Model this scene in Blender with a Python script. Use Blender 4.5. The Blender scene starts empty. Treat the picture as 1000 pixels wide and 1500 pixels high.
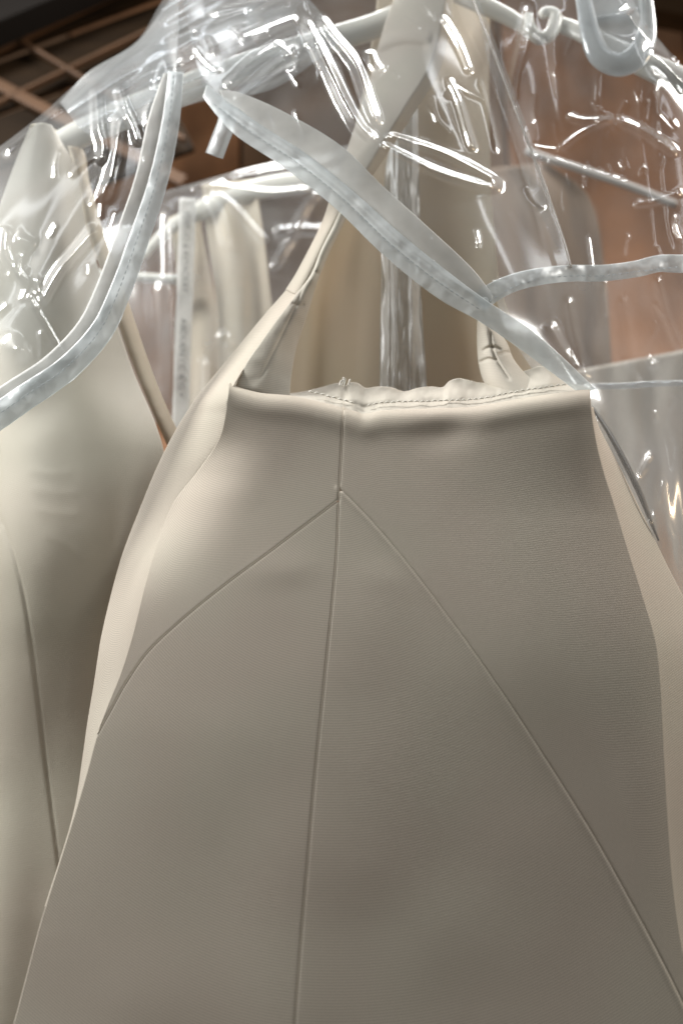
import bpy, math, random
import numpy as np
from mathutils import Vector

random.seed(7); rng = np.random.default_rng(7)
sc = bpy.context.scene
R = math.radians

# ------------------------------------------------------------------ camera
PITCH = R(18.0); F = 1441.0; CZ = 1.35          # F: focal length in pixels of the 1000x1500 frame
cam_d = bpy.data.cameras.new('camera'); cam = bpy.data.objects.new('camera', cam_d)
sc.collection.objects.link(cam); sc.camera = cam
cam.location = (0, 0, CZ); cam.rotation_euler = (R(90) + PITCH, 0, 0)
cam_d.sensor_fit = 'VERTICAL'; cam_d.sensor_height = 24.0; cam_d.lens = 24.0 * F / 1500.0
cam_d.clip_start = 0.02; cam_d.clip_end = 50
cam_d.dof.use_dof = True; cam_d.dof.focus_distance = 0.60; cam_d.dof.aperture_fstop = 3.2

# ------------------------------------------------------------------ light
w = bpy.data.worlds.new('World'); sc.world = w; w.use_nodes = True
w.node_tree.nodes['Background'].inputs[0].default_value = (1.0, 0.96, 0.87, 1)
w.node_tree.nodes['Background'].inputs[1].default_value = 0.165

def area(name, loc, target, sx, sy, power, col=(1, 0.97, 0.92), spread=180):
    l = bpy.data.lights.new(name, 'AREA'); l.shape = 'RECTANGLE'; l.size = sx; l.size_y = sy
    l.energy = power; l.color = col; l.spread = R(spread)
    o = bpy.data.objects.new(name, l); sc.collection.objects.link(o); o.location = loc
    o.rotation_euler = (Vector(target) - Vector(loc)).to_track_quat('-Z', 'Y').to_euler()
    return o
area('ceiling_lamp_key', (-1.15, 0.37, 2.62), (-0.05, 0.58, 1.5), 0.36, 0.36, 37, (1.0, 0.99, 0.95))
area('ceiling_lamp_back', (0.15, 0.98, 2.75), (0.05, 0.6, 1.6), 0.9, 0.3, 16, (1, 0.98, 0.94))
area('ceiling_lamp_right', (1.05, 0.46, 2.6), (0.1, 0.58, 1.6), 0.3, 0.3, 11, (1, 0.97, 0.92))
area('ceiling_tube_left', (-0.75, 0.10, 2.75), (-0.1, 0.6, 1.7), 0.08, 1.2, 2.0, (0.93, 0.97, 1.0))
area('ceiling_tube_right', (0.85, 0.05, 2.75), (0.1, 0.6, 1.7), 0.08, 1.2, 1.8, (0.93, 0.97, 1.0))
area('wall_fill_light', (1.75, 0.85, 2.2), (0.9, 1.75, 2.5), 0.3, 0.3, 12, (1, 0.74, 0.48))  # added warm spill out of view, brightens the copper panels at right

sc.view_settings.view_transform = 'Standard'; sc.view_settings.look = 'None'
sc.view_settings.exposure = 0.12; sc.view_settings.gamma = 1.0
sc.view_settings.use_curve_mapping = False
sc.cycles.transparent_max_bounces = 40; sc.cycles.max_bounces = 10
sc.cycles.diffuse_bounces = 4; sc.cycles.glossy_bounces = 4; sc.cycles.transmission_bounces = 6
sc.cycles.use_denoising = True; sc.cycles.caustics_reflective = False; sc.cycles.caustics_refractive = False
sc.cycles.sample_clamp_indirect = 4.0

# ------------------------------------------------------------------ helpers
FW = np.array([0, math.cos(PITCH), math.sin(PITCH)]); UP = np.array([0, -math.sin(PITCH), math.cos(PITCH)])
def P(px, py, y):
    px, py, y = np.broadcast_arrays(np.asarray(px, float), np.asarray(py, float), np.asarray(y, float))
    a = (px - 500) / F; b = (750 - py) / F
    t = y / (FW[1] + b * UP[1])
    return np.stack([a * t, y, CZ + t * (FW[2] + b * UP[2])], -1)

def crom(pts, n, closed=False):
    """Catmull-Rom through pts (k,d), n samples, roughly even in chord length."""
    p = np.asarray(pts, float)
    if len(p) == 2:
        s = np.linspace(0, 1, n)[:, None]; return p[0] * (1 - s) + p[1] * s
    ch = np.sqrt((np.diff(p[:, :2], axis=0) ** 2).sum(1)) + 1e-9
    u = np.concatenate([[0], np.cumsum(ch)]); U = np.linspace(0, u[-1], n)
    m = np.empty_like(p)
    m[1:-1] = (p[2:] - p[:-2]) / (u[2:] - u[:-2])[:, None]
    m[0] = (p[1] - p[0]) / ch[0]; m[-1] = (p[-1] - p[-2]) / ch[-1]
    i = np.clip(np.searchsorted(u, U, side='right') - 1, 0, len(p) - 2)
    h = ch[i][:, None]; t = ((U - u[i]) / ch[i])[:, None]
    return ((2*t**3 - 3*t**2 + 1) * p[i] + (t**3 - 2*t**2 + t) * h * m[i]
            + (-2*t**3 + 3*t**2) * p[i+1] + (t**3 - t**2) * h * m[i+1])

def curve_y(pts):
    """smooth x(py) from points listed (px,py)."""
    p = np.asarray(pts, float); q = crom(p, 600)
    o = np.argsort(q[:, 1]); return lambda y: np.interp(y, q[o, 1], q[o, 0])
def curve_x(pts):
    p = np.asarray(pts, float); q = crom(p, 600)
    o = np.argsort(q[:, 0]); return lambda x: np.interp(x, q[o, 0], q[o, 1])

def net(rows, n, m):
    """bicubic patch through a net of (px,py,y) control rows -> (n,m,3)."""
    a = np.stack([crom(r, m) for r in rows])          # (k,m,3)
    return np.stack([crom_u(a[:, j], n) for j in range(m)], 1)
def crom_u(p, n):
    k = len(p); U = np.linspace(0, k - 1, n); i = np.clip(U.astype(int), 0, k - 2); t = (U - i)[:, None]
    if k == 2: return p[0] * (1 - t) + p[1] * t
    mm = np.empty_like(p); mm[1:-1] = (p[2:] - p[:-2]) / 2; mm[0] = p[1] - p[0]; mm[-1] = p[-1] - p[-2]
    return ((2*t**3 - 3*t**2 + 1) * p[i] + (t**3 - 2*t**2 + t) * mm[i]
            + (-2*t**3 + 3*t**2) * p[i+1] + (t**3 - t**2) * mm[i+1])

def pdist(PX, PY, pts, n=48):
    q = crom(pts, n)[:, :2]; sh = PX.shape
    x = PX.ravel(); y = PY.ravel()
    best = np.full(x.shape, 1e18); s = np.zeros(x.shape); side = np.zeros(x.shape)
    for k in range(n - 1):
        ax, ay = q[k]; dx, dy = q[k+1] - q[k]; L2 = dx*dx + dy*dy + 1e-9
        t = np.clip(((x - ax) * dx + (y - ay) * dy) / L2, 0, 1)
        ex = x - ax - t * dx; ey = y - ay - t * dy; d = ex*ex + ey*ey
        b = d < best; best = np.where(b, d, best); s = np.where(b, (k + t) / (n - 1), s)
        side = np.where(b, np.sign(dx * ey - dy * ex), side)
    return np.sqrt(best).reshape(sh), s.reshape(sh), side.reshape(sh)
def ridge(PX, PY, pts, wpx, A, taper=0.5, n=40, sharp=False):
    d, s, _ = pdist(PX, PY, pts, n); L = np.sqrt((np.diff(np.asarray(pts, float)[:, :2], axis=0) ** 2).sum(1)).sum()
    e = min(0.5, max(0.12 if wpx < 15 else 0.5, 1.0 * wpx / L)); tp = sstep(np.minimum(s, 1 - s), 0, e) if taper else 1.0
    if sharp: return A * np.exp(-(np.sqrt(d * d + 1.2) - 1.1) / (wpx * 0.72)) * tp
    return A * np.exp(-(d / wpx) ** 2) * tp
def fbm(X, Y, scale, oct=3, seed=0):
    """cheap smooth value noise"""
    r = np.random.default_rng(seed); out = np.zeros(X.shape); amp = 1.0
    T = r.random((64, 64)) * 2 - 1
    for o in range(oct):
        u = X / scale + 17.3 * o; v = Y / scale + 5.1 * o
        iu = np.floor(u).astype(int); iv = np.floor(v).astype(int); fu = u - iu; fv = v - iv
        fu = fu*fu*(3 - 2*fu); fv = fv*fv*(3 - 2*fv)
        g = lambda a, b: T[a % 64, b % 64]
        out += amp * (g(iu, iv)*(1-fu)*(1-fv) + g(iu+1, iv)*fu*(1-fv) + g(iu, iv+1)*(1-fu)*fv + g(iu+1, iv+1)*fu*fv)
        amp *= 0.5; scale *= 0.5
    return out
def crinkle(X, Y, n, box_, d, seed):
    """many small sharp creases, mostly running along direction d"""
    r = np.random.default_rng(seed); out = np.zeros(X.shape); x0, y0, x1, y1 = box_
    for _ in range(n):
        cx, cy = r.uniform(x0, x1), r.uniform(y0, y1); a = math.atan2(d[1], d[0]) + r.normal(0, 0.38); L_ = r.uniform(14, 60)
        dx, dy = math.cos(a) * L_ / 2, math.sin(a) * L_ / 2; k = r.normal(0, 3, 2)
        out += ridge(X, Y, [(cx - dx, cy - dy), (cx + k[0], cy + k[1]), (cx + dx, cy + dy)], r.uniform(2.2, 4.0), r.uniform(.0006, .0022), n=6, sharp=True)
    return out
def gauss(x, c, s): return np.exp(-((x - c) / s) ** 2)
def sstep(x, a, b):
    t = np.clip((x - a) / (b - a), 0, 1); return t*t*(3 - 2*t)

OFF = {}
def link(o, parent=None):
    sc.collection.objects.link(o)
    if parent is not None: o.parent = parent
def thing(name, label, cat, base, group=None):
    o = bpy.data.objects.new(name, None); o.empty_display_size = 0.03; link(o)
    base = tuple(float(v) for v in base); o.location = base; OFF[o.name] = np.array(base)
    o['label'] = label; o['category'] = cat
    if group: o['group'] = group
    return o
def mesh_obj(name, V, Fc, mat, parent=None, thick=0.0, uv=None, smooth=True, off=-1.0):
    V = np.asarray(V, float).reshape(-1, 3)
    o_ = OFF[parent.name] if parent is not None else np.zeros(3)
    me = bpy.data.meshes.new(name); me.from_pydata((V - o_).tolist(), [], [list(map(int, f)) for f in Fc])
    me.validate(); me.materials.append(mat)
    if uv is not None:
        ul = me.uv_layers.new(name='UVMap'); idx = np.empty(len(me.loops), int); me.loops.foreach_get('vertex_index', idx)
        ul.data.foreach_set('uv', np.asarray(uv, float)[idx].astype(np.float32).ravel())
    if smooth: me.polygons.foreach_set('use_smooth', [True] * len(me.polygons))
    me.update()
    o = bpy.data.objects.new(name, me); link(o, parent); OFF[o.name] = o_
    if thick:
        md = o.modifiers.new('thickness', 'SOLIDIFY'); md.thickness = thick; md.offset = off
    return o
def grid_faces(n, m, wrap=False):
    r, c = np.meshgrid(np.arange(n - 1), np.arange(m if wrap else m - 1), indexing='ij')
    r = r.ravel(); c = c.ravel(); c2 = (c + 1) % m
    return np.stack([r*m + c, (r+1)*m + c, (r+1)*m + c2, r*m + c2], 1)
def sheet(name, G, mat, parent=None, thick=0.0, uvs=None):
    """G: (n,m,3) of px,py,y"""
    n, m, _ = G.shape; W = P(G[..., 0], G[..., 1], G[..., 2])
    # uv in metres along the cloth
    du = np.zeros((n, m)); dv = np.zeros((n, m))
    du[:, 1:] = np.cumsum(np.linalg.norm(np.diff(W, axis=1), axis=2), 1); dv[1:] = np.cumsum(np.linalg.norm(np.diff(W, axis=0), axis=2), 0)
    return mesh_obj(name, W, grid_faces(n, m), mat, parent, thick, np.stack([du, dv], -1).reshape(-1, 2))
def ribbon(Lp, Rp, n, m, bulge=0.0):
    """sheet between two curves of (px,py,y)"""
    L = crom(Lp, n); Rr = crom(Rp, n); s = np.linspace(0, 1, m)[None, :, None]
    G = L[:, None] * (1 - s) + Rr[:, None] * s
    G[..., 2] -= bulge * (1 - (2 * s[..., 0] - 1) ** 2)
    return G
def strip(center, width, n, m, bulge=0.0, wig=0.0, seed=0):
    """sheet along a (px,py,y[,w]) centre line, width in px"""
    C = crom(center, n); T = np.gradient(C[:, :2], axis=0); T /= np.linalg.norm(T, axis=1)[:, None]
    N = np.stack([-T[:, 1], T[:, 0]], 1)
    ww = C[:, 3] if C.shape[1] > 3 else np.full(n, width)
    s = np.linspace(1, -1, m)
    G = np.zeros((n, m, 3))
    G[..., :2] = C[:, None, :2] + N[:, None] * (s[None, :, None] * ww[:, None, None] / 2)
    G[..., 2] = C[:, 2][:, None] - bulge * (1 - s[None] ** 2)
    if wig: G[..., 2] += 0.10 * wig * fbm(G[..., 0] + G[..., 1], G[..., 0] - G[..., 1], 14, 2, seed + 1)
    if wig: G[..., 2] += 0.7 * wig * fbm(G[..., 0], G[..., 1], 34, 2, seed)
    if T[:, 0].mean() > 0 and abs(T[:, 0].mean()) > abs(T[:, 1].mean()): pass
    return G
def tube(name, pts3, rad, mat, parent=None, seg=14, n=60, flat=1.0, cap=True):
    """tube through world points; rad scalar or per control point; flat squashes across local y"""
    p = np.asarray(pts3, float); r = np.full(len(p), rad) if np.isscalar(rad) else np.asarray(rad, float)
    q = np.concatenate([p, r[:, None]], 1)
    ch = np.linalg.norm(np.diff(p, axis=0), axis=1); u = np.concatenate([[0], np.cumsum(ch)])
    # catmull on 3-D chord
    Q = np.zeros((n, 4)); U = np.linspace(0, u[-1], n)
    if len(p) == 2:
        t = (U / u[-1])[:, None]; Q = q[0] * (1 - t) + q[1] * t
    else:
        mt = np.empty_like(q); mt[1:-1] = (q[2:] - q[:-2]) / (u[2:] - u[:-2])[:, None]; mt[0] = (q[1]-q[0])/ch[0]; mt[-1] = (q[-1]-q[-2])/ch[-1]
        i = np.clip(np.searchsorted(u, U, side='right') - 1, 0, len(p) - 2); h = ch[i][:, None]; t = ((U - u[i]) / ch[i])[:, None]
        Q = ((2*t**3-3*t**2+1)*q[i] + (t**3-2*t**2+t)*h*mt[i] + (-2*t**3+3*t**2)*q[i+1] + (t**3-t**2)*h*mt[i+1])
    C = Q[:, :3]; T = np.gradient(C, axis=0); T /= np.linalg.norm(T, axis=1)[:, None]
    ref = np.array([0, 1.0, 0.0]); A = np.cross(T, ref); A /= np.linalg.norm(A, axis=1)[:, None] + 1e-9; B = np.cross(A, T)
    th = np.linspace(0, 2*np.pi, seg, endpoint=False)
    V = C[:, None] + Q[:, 3][:, None, None] * (np.cos(th)[None, :, None] * A[:, None] + flat * np.sin(th)[None, :, None] * B[:, None])
    Fc = grid_faces(n, seg, True).tolist(); Vl = V.reshape(-1, 3)
    if cap:
        Fc.append(list(range(seg))); Fc.append([(n-1)*seg + k for k in range(seg)][::-1])
    return mesh_obj(name, Vl, Fc, mat, parent)
def box(name, c, s, mat, parent=None, rot=None, bev=0.0):
    c = np.asarray(c, float); s = np.asarray(s, float) / 2
    V = np.array([[x, y, z] for x in (-1, 1) for y in (-1, 1) for z in (-1, 1)]) * s
    if rot is not None: V = V @ np.asarray(rot).T
    Fc = [(0,1,3,2),(4,6,7,5),(0,4,5,1),(2,3,7,6),(0,2,6,4),(1,5,7,3)]
    o = mesh_obj(name, V + c, Fc, mat, parent, smooth=False)
    if bev:
        md = o.modifiers.new('bevel', 'BEVEL'); md.width = bev; md.segments = 2
    return o

# ------------------------------------------------------------------ materials
def newmat(name):
    m = bpy.data.materials.new(name); m.use_nodes = True; nt = m.node_tree; nt.nodes.clear()
    return m, nt, nt.nodes, nt.links
def fabric(name, col, rough=0.85, rib=225.0, ribz=0.085, transl=0.14, sheen=0.0, mottled=0.26, spec=0.12, warm=(0.8, 0.62, 0.42)):
    m, nt, N, L = newmat(name)
    out = N.new('ShaderNodeOutputMaterial'); bs = N.new('ShaderNodeBsdfPrincipled'); uv = N.new('ShaderNodeUVMap')
    # long thin weave threads along the width of the cloth
    n1 = N.new('ShaderNodeTexWave'); n1.wave_type = 'BANDS'; n1.bands_direction = 'Y'; n1.wave_profile = 'SIN'
    n1.inputs['Scale'].default_value = rib; n1.inputs['Distortion'].default_value = 4.0; n1.inputs['Detail'].default_value = 3.0
    n1.inputs['Detail Scale'].default_value = 45.0; L.new(uv.outputs[0], n1.inputs['Vector'])
    mp2 = N.new('ShaderNodeMapping'); mp2.inputs['Scale'].default_value = (1300, 1300, 1); L.new(uv.outputs[0], mp2.inputs[0])
    n2 = N.new('ShaderNodeTexNoise'); n2.inputs['Scale'].default_value = 1.0; L.new(mp2.outputs[0], n2.inputs['Vector'])
    add = N.new('ShaderNodeMath'); add.operation = 'ADD'; L.new(n1.outputs[0], add.inputs[0]); L.new(n2.outputs[0], add.inputs[1])
    bp = N.new('ShaderNodeBump'); bp.inputs['Strength'].default_value = ribz * 3; bp.inputs['Distance'].default_value = 0.0006
    L.new(add.outputs[0], bp.inputs['Height']); L.new(bp.outputs[0], bs.inputs['Normal'])
    # faint yarn colour variation and large warm / green cast
    tc = N.new('ShaderNodeTexCoord'); n3 = N.new('ShaderNodeTexNoise'); n3.inputs['Scale'].default_value = 11; n3.inputs['Detail'].default_value = 1
    L.new(tc.outputs['Object'], n3.inputs['Vector'])
    cr = N.new('ShaderNodeValToRGB'); cr.color_ramp.elements[0].position = 0.38; cr.color_ramp.elements[1].position = 0.62
    cr.color_ramp.elements[0].color = (1.0, 0.97, 0.955, 1); cr.color_ramp.elements[1].color = (0.99, 0.99, 0.965, 1); L.new(n3.outputs[0], cr.inputs[0])
    rmp = N.new('ShaderNodeMapRange'); rmp.inputs[1].default_value = 0.5; rmp.inputs[2].default_value = 1.5
    rmp.inputs[3].default_value = 1 - mottled; rmp.inputs[4].default_value = 1.0; L.new(add.outputs[0], rmp.inputs[0])
    mx = N.new('ShaderNodeMix'); mx.data_type = 'RGBA'; mx.blend_type = 'MULTIPLY'; mx.inputs[0].default_value = 1.0
    mx.inputs[6].default_value = (*col, 1); L.new(cr.outputs[0], mx.inputs[7])
    mx2 = N.new('ShaderNodeMix'); mx2.data_type = 'RGBA'; mx2.blend_type = 'MULTIPLY'; mx2.inputs[0].default_value = 1.0
    L.new(mx.outputs[2], mx2.inputs[6]); L.new(rmp.outputs[0], mx2.inputs[7])
    L.new(mx2.outputs[2], bs.inputs['Base Color'])
    bs.inputs['Roughness'].default_value = rough; bs.inputs['Sheen Weight'].default_value = sheen; bs.inputs['Sheen Roughness'].default_value = 0.4
    bs.inputs['Specular IOR Level'].default_value = spec
    tr = N.new('ShaderNodeBsdfTranslucent'); tr.inputs[0].default_value = (*warm, 1)
    ms = N.new('ShaderNodeMixShader'); ms.inputs[0].default_value = transl
    L.new(bs.outputs[0], ms.inputs[1]); L.new(tr.outputs[0], ms.inputs[2]); L.new(ms.outputs[0], out.inputs[0])
    return m
def vinyl(name, tint=(0.93, 0.95, 0.97), haze=0.05, rough=0.06, refl=1.0, bump=0.06, bscale=45.0, milk=(0.8, 0.84, 0.87), streak=(1, 1, 1)):
    """clear flexible plastic sheet: see-through, glossy, a little milky"""
    m, nt, N, L = newmat(name)
    out = N.new('ShaderNodeOutputMaterial'); tp = N.new('ShaderNodeBsdfTransparent'); tp.inputs[0].default_value = (*tint, 1)
    gl = N.new('ShaderNodeBsdfGlossy'); gl.inputs['Roughness'].default_value = rough; gl.inputs[0].default_value = (1, 1, 1, 1)
    tc = N.new('ShaderNodeTexCoord'); mp = N.new('ShaderNodeMapping'); mp.inputs['Scale'].default_value = streak; L.new(tc.outputs['Object'], mp.inputs[0])
    nz = N.new('ShaderNodeTexNoise'); nz.inputs['Scale'].default_value = bscale; nz.inputs['Detail'].default_value = 3; L.new(mp.outputs[0], nz.inputs['Vector'])
    bp = N.new('ShaderNodeBump'); bp.inputs['Strength'].default_value = bump; bp.inputs['Distance'].default_value = 0.0012; L.new(nz.outputs[0], bp.inputs['Height'])
    L.new(bp.outputs[0], gl.inputs['Normal'])
    g2 = N.new('ShaderNodeBsdfGlossy'); g2.inputs['Roughness'].default_value = max(0.38, rough); L.new(bp.outputs[0], g2.inputs['Normal'])
    gm = N.new('ShaderNodeMixShader'); gm.inputs[0].default_value = 0.24; L.new(gl.outputs[0], gm.inputs[1]); L.new(g2.outputs[0], gm.inputs[2]); gl = gm
    fr = N.new('ShaderNodeFresnel'); fr.inputs[0].default_value = 1.5; L.new(bp.outputs[0], fr.inputs['Normal'])
    mu = N.new('ShaderNodeMath'); mu.operation = 'MULTIPLY'; mu.use_clamp = True; mu.inputs[1].default_value = refl * 1.6; L.new(fr.outputs[0], mu.inputs[0])
    mn = N.new('ShaderNodeMath'); mn.operation = 'MINIMUM'; mn.inputs[1].default_value = 0.40 * refl; L.new(mu.outputs[0], mn.inputs[0]); mu = mn
    df = N.new('ShaderNodeBsdfDiffuse'); df.inputs[0].default_value = (*milk, 1)
    tl = N.new('ShaderNodeBsdfTranslucent'); tl.inputs[0].default_value = (*milk, 1)
    m1 = N.new('ShaderNodeMixShader'); m1.inputs[0].default_value = 0.5; L.new(df.outputs[0], m1.inputs[1]); L.new(tl.outputs[0], m1.inputs[2])
    n2 = N.new('ShaderNodeTexNoise'); n2.inputs['Scale'].default_value = 22; n2.inputs['Detail'].default_value = 3; L.new(tc.outputs['Object'], n2.inputs['Vector'])
    mr = N.new('ShaderNodeMapRange'); mr.inputs[1].default_value = 0.3; mr.inputs[2].default_value = 0.75; mr.inputs[3].default_value = haze * 0.6; mr.inputs[4].default_value = min(1, haze * 1.5); L.new(n2.outputs[0], mr.inputs[0])
    m2 = N.new('ShaderNodeMixShader'); L.new(mr.outputs[0], m2.inputs[0]); L.new(tp.outputs[0], m2.inputs[1]); L.new(m1.outputs[0], m2.inputs[2])
    m3 = N.new('ShaderNodeMixShader'); L.new(mu.outputs[0], m3.inputs[0]); L.new(m2.outputs[0], m3.inputs[1]); L.new(gl.outputs[0], m3.inputs[2])
    L.new(m3.outputs[0], out.inputs[0]); return m
def plain(name, col, rough=0.5, metal=0.0, spec=0.5, noise=0.0, nscale=8.0, stretch=(1, 1, 1), col2=None, sss=0.0, bump=0.0):
    m, nt, N, L = newmat(name)
    out = N.new('ShaderNodeOutputMaterial'); bs = N.new('ShaderNodeBsdfPrincipled'); L.new(bs.outputs[0], out.inputs[0])
    bs.inputs['Roughness'].default_value = rough; bs.inputs['Metallic'].default_value = metal; bs.inputs['Specular IOR Level'].default_value = spec
    c2 = col2 or tuple(v * (1 - noise) for v in col)
    tc = N.new('ShaderNodeTexCoord'); mp = N.new('ShaderNodeMapping'); mp.inputs['Scale'].default_value = stretch; L.new(tc.outputs['Object'], mp.inputs[0])
    nz = N.new('ShaderNodeTexNoise'); nz.inputs['Scale'].default_value = nscale; nz.inputs['Detail'].default_value = 4; L.new(mp.outputs[0], nz.inputs['Vector'])
    cr = N.new('ShaderNodeValToRGB'); cr.color_ramp.elements[0].position = 0.3; cr.color_ramp.elements[1].position = 0.7
    cr.color_ramp.elements[0].color = (*c2, 1); cr.color_ramp.elements[1].color = (*col, 1); L.new(nz.outputs[0], cr.inputs[0]); L.new(cr.outputs[0], bs.inputs['Base Color'])
    if bump:
        bp = N.new('ShaderNodeBump'); bp.inputs['Strength'].default_value = bump; bp.inputs['Distance'].default_value = 0.002; L.new(nz.outputs[0], bp.inputs['Height']); L.new(bp.outputs[0], bs.inputs['Normal'])
    if sss:
        bs.inputs['Subsurface Weight'].default_value = sss; bs.inputs['Subsurface Radius'].default_value = (0.01, 0.008, 0.006)
    return m

CREAM = fabric('cream_crepe', (0.68, 0.63, 0.555))
LINING = fabric('cream_lining', (0.72, 0.665, 0.56), rough=0.8, transl=0.30, warm=(0.82, 0.68, 0.50))
FACING = fabric('cream_facing', (0.74, 0.71, 0.64), rough=0.8, ribz=0.06)
TAUPE = fabric('grey_cream_cloth', (0.40, 0.37, 0.335))
TAUPE2 = fabric('taupe_cloth', (0.15, 0.115, 0.09))
SATIN = fabric('cream_satin', (0.70, 0.665, 0.575), rough=0.5, spec=0.3, mottled=0.05)
FILM = vinyl('clear_vinyl_cover', haze=0.10, rough=0.12, refl=0.7)
FILM_NEAR = vinyl('clear_vinyl_front', haze=0.11, rough=0.11, bump=0.05)
FILM_BACK = vinyl('clear_vinyl_rear', haze=0.2, rough=0.14, refl=0.6, bump=0.05)
BIND = vinyl('white_vinyl_binding', haze=0.58, rough=0.34, refl=0.35, tint=(0.9, 0.93, 0.95), bump=0.05, bscale=120, milk=(0.90, 0.94, 0.96))
GAUZE = vinyl('grey_mesh_tape', haze=0.55, rough=0.5, refl=0.2, tint=(0.8, 0.82, 0.84), bump=0.4, bscale=700, milk=(0.82, 0.82, 0.80))
HANGER = plain('white_plastic', (0.60, 0.59, 0.54), rough=0.32, sss=0.15, noise=0.04)
TAUPEP = plain('dull_plastic', (0.34, 0.32, 0.30), rough=0.5)
HANGERC = vinyl('milky_plastic', haze=0.7, rough=0.15, tint=(0.85, 0.88, 0.9), bump=0.05, milk=(0.62, 0.65, 0.66))
WOOD = plain('dark_brown_wood', (0.022, 0.012, 0.005), rough=0.6, spec=0.12, noise=0.5, nscale=6, stretch=(0.6, 8, 8), bump=0.2)
WOODEDGE = plain('orange_brown_wood_edge', (0.085, 0.038, 0.013), rough=0.6, noise=0.3, nscale=9)
COPPER = plain('copper_brown_panel', (0.34, 0.165, 0.08), rough=0.38, noise=0.6, nscale=3.5, stretch=(2, 2, 1.0), metal=0.2)
BROWN = plain('brown_panel', (0.17, 0.098, 0.055), rough=0.42, noise=0.35, nscale=3.0, stretch=(3, 3, 0.6))
ORANGE = plain('orange_wood', (0.42, 0.19, 0.05), rough=0.4, noise=0.3, nscale=5)
THREAD = plain('cream_thread', (0.80, 0.77, 0.70), rough=0.6)
SEAMTH = plain('taupe_thread', (0.56, 0.50, 0.42), rough=0.9)
INK = plain('grey_ink', (0.10, 0.10, 0.10), rough=0.6)

# ------------------------------------------------------------------ the setting behind
def wall_panel(name, x0, x1, z0, z1, y, mat, parent):
    return box(name, ((x0+x1)/2, y, (z0+z1)/2), (x1-x0-0.006, 0.03, z1-z0), mat, parent, bev=0.003)
wall = box('back_wall', (0, 1.86, 1.9), (4.4, 0.06, 4.2), BROWN); wall['kind'] = 'structure'
OFF[wall.name] = np.zeros(3)
for k, (x0, x1, mt) in enumerate([(-2.2, -1.2, BROWN), (-1.2, -0.62, BROWN), (-0.62, -0.22, COPPER), (-0.22, 0.16, BROWN), (0.16, 0.36, BROWN), (0.36, 0.78, COPPER), (0.78, 1.25, COPPER), (1.25, 2.2, ORANGE)]):
    wall_panel('wall_panel', x0, x1, 0.0, 3.9, 1.81, mt, wall)

# overhead wooden canopy, upper left
can = thing('wooden_canopy', 'dark brown slatted wooden canopy overhead in the upper left corner', 'canopy', P(60, 100, 1.30))
def beam(name, a, b, wy, hz, mat, parent):
    a = np.asarray(a, float); b = np.asarray(b, float); d = b - a; L_ = np.linalg.norm(d); d /= L_
    up = np.array([0, 0, 1.0]); s = np.cross(d, up); s /= np.linalg.norm(s); u = np.cross(s, d)
    rot = np.stack([d, s, u], 1)
    return box(name, (a + b) / 2, (L_, wy, hz), mat, parent, rot=rot, bev=0.002)
for k, py in enumerate((-60, 20, 100, 180, 260)):
    beam('plank', P(-320, py + 150, 1.35), P(270, py - 71, 1.35), 0.012, 0.092, WOOD, can)
for (a, b, t) in [((-80, -6), (270, 205), 0.007), ((-80, 84), (270, 268), 0.020), ((-80, 112), (330, -86), 0.008), ((-80, 190), (270, 20), 0.006)]:
    beam('batten', P(a[0], a[1], 1.33), P(b[0], b[1], 1.33), 0.012, t, WOODEDGE, can)
beam('crossbar', P(-120, 75, 1.29), P(220, -70, 1.29), 0.05, 0.07, plain('black_bar', (0.012, 0.010, 0.009), 0.7, spec=0.1), can)

hd = thing('wooden_header', 'dark brown wooden beam across the upper right corner', 'beam', P(980, 5, 1.6))
beam('board', P(860, -18, 1.6), P(1200, 40, 1.6), 0.05, 0.10, WOOD, hd)

# ------------------------------------------------------------------ FRONT DRESS
topC = [(330, 556), (345, 565), (380, 575), (430, 580), (480, 591), (503, 597), (520, 602), (533, 606), (560, 601), (640, 598), (700, 595), (760, 584), (820, 575), (850, 571), (870, 571)]
top = curve_x(topC)
creaseL = curve_y([(337, 540), (334, 580), (322, 640), (290, 690), (255, 735), (232, 790), (212, 860), (195, 930), (178, 985), (156, 1040), (143, 1075), (128, 1130), (112, 1185), (86, 1268), (60, 1350), (40, 1425), (20, 1500), (-10, 1600), (-40, 1720)])
rightE = curve_y([(864, 540), (864, 580), (872, 640), (884, 690), (900, 740), (918, 800), (940, 870), (960, 940), (967, 1000), (970, 1060), (976, 1180), (985, 1300), (1000, 1400), (1040, 1560), (1070, 1720)])
centre = curve_y([(504, 560), (503, 600), (500, 660), (497, 715), (495, 760), (493, 810), (488, 870), (480, 950), (470, 1050), (460, 1150), (450, 1270), (440, 1390), (432, 1500), (424, 1620), (418, 1720)])
SLp = [(496, 732), (470, 752), (430, 782), (390, 812), (345, 845), (300, 880), (255, 918), (215, 957), (185, 1000), (160, 1045), (143, 1075)]
SRp = [(498, 716), (525, 742), (560, 780), (600, 828), (640, 880), (690, 948), (740, 1020), (790, 1097), (830, 1160), (870, 1225), (910, 1296), (955, 1380), (1000, 1470), (1060, 1600), (1110, 1720)]
Cp = [(503, 590), (500, 660), (497, 715), (495, 760), (493, 810), (488, 870), (480, 950), (470, 1050), (460, 1150), (450, 1270), (440, 1390), (432, 1500), (418, 1720)]
SL = curve_y(SLp); SR = curve_y(SRp)

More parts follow.
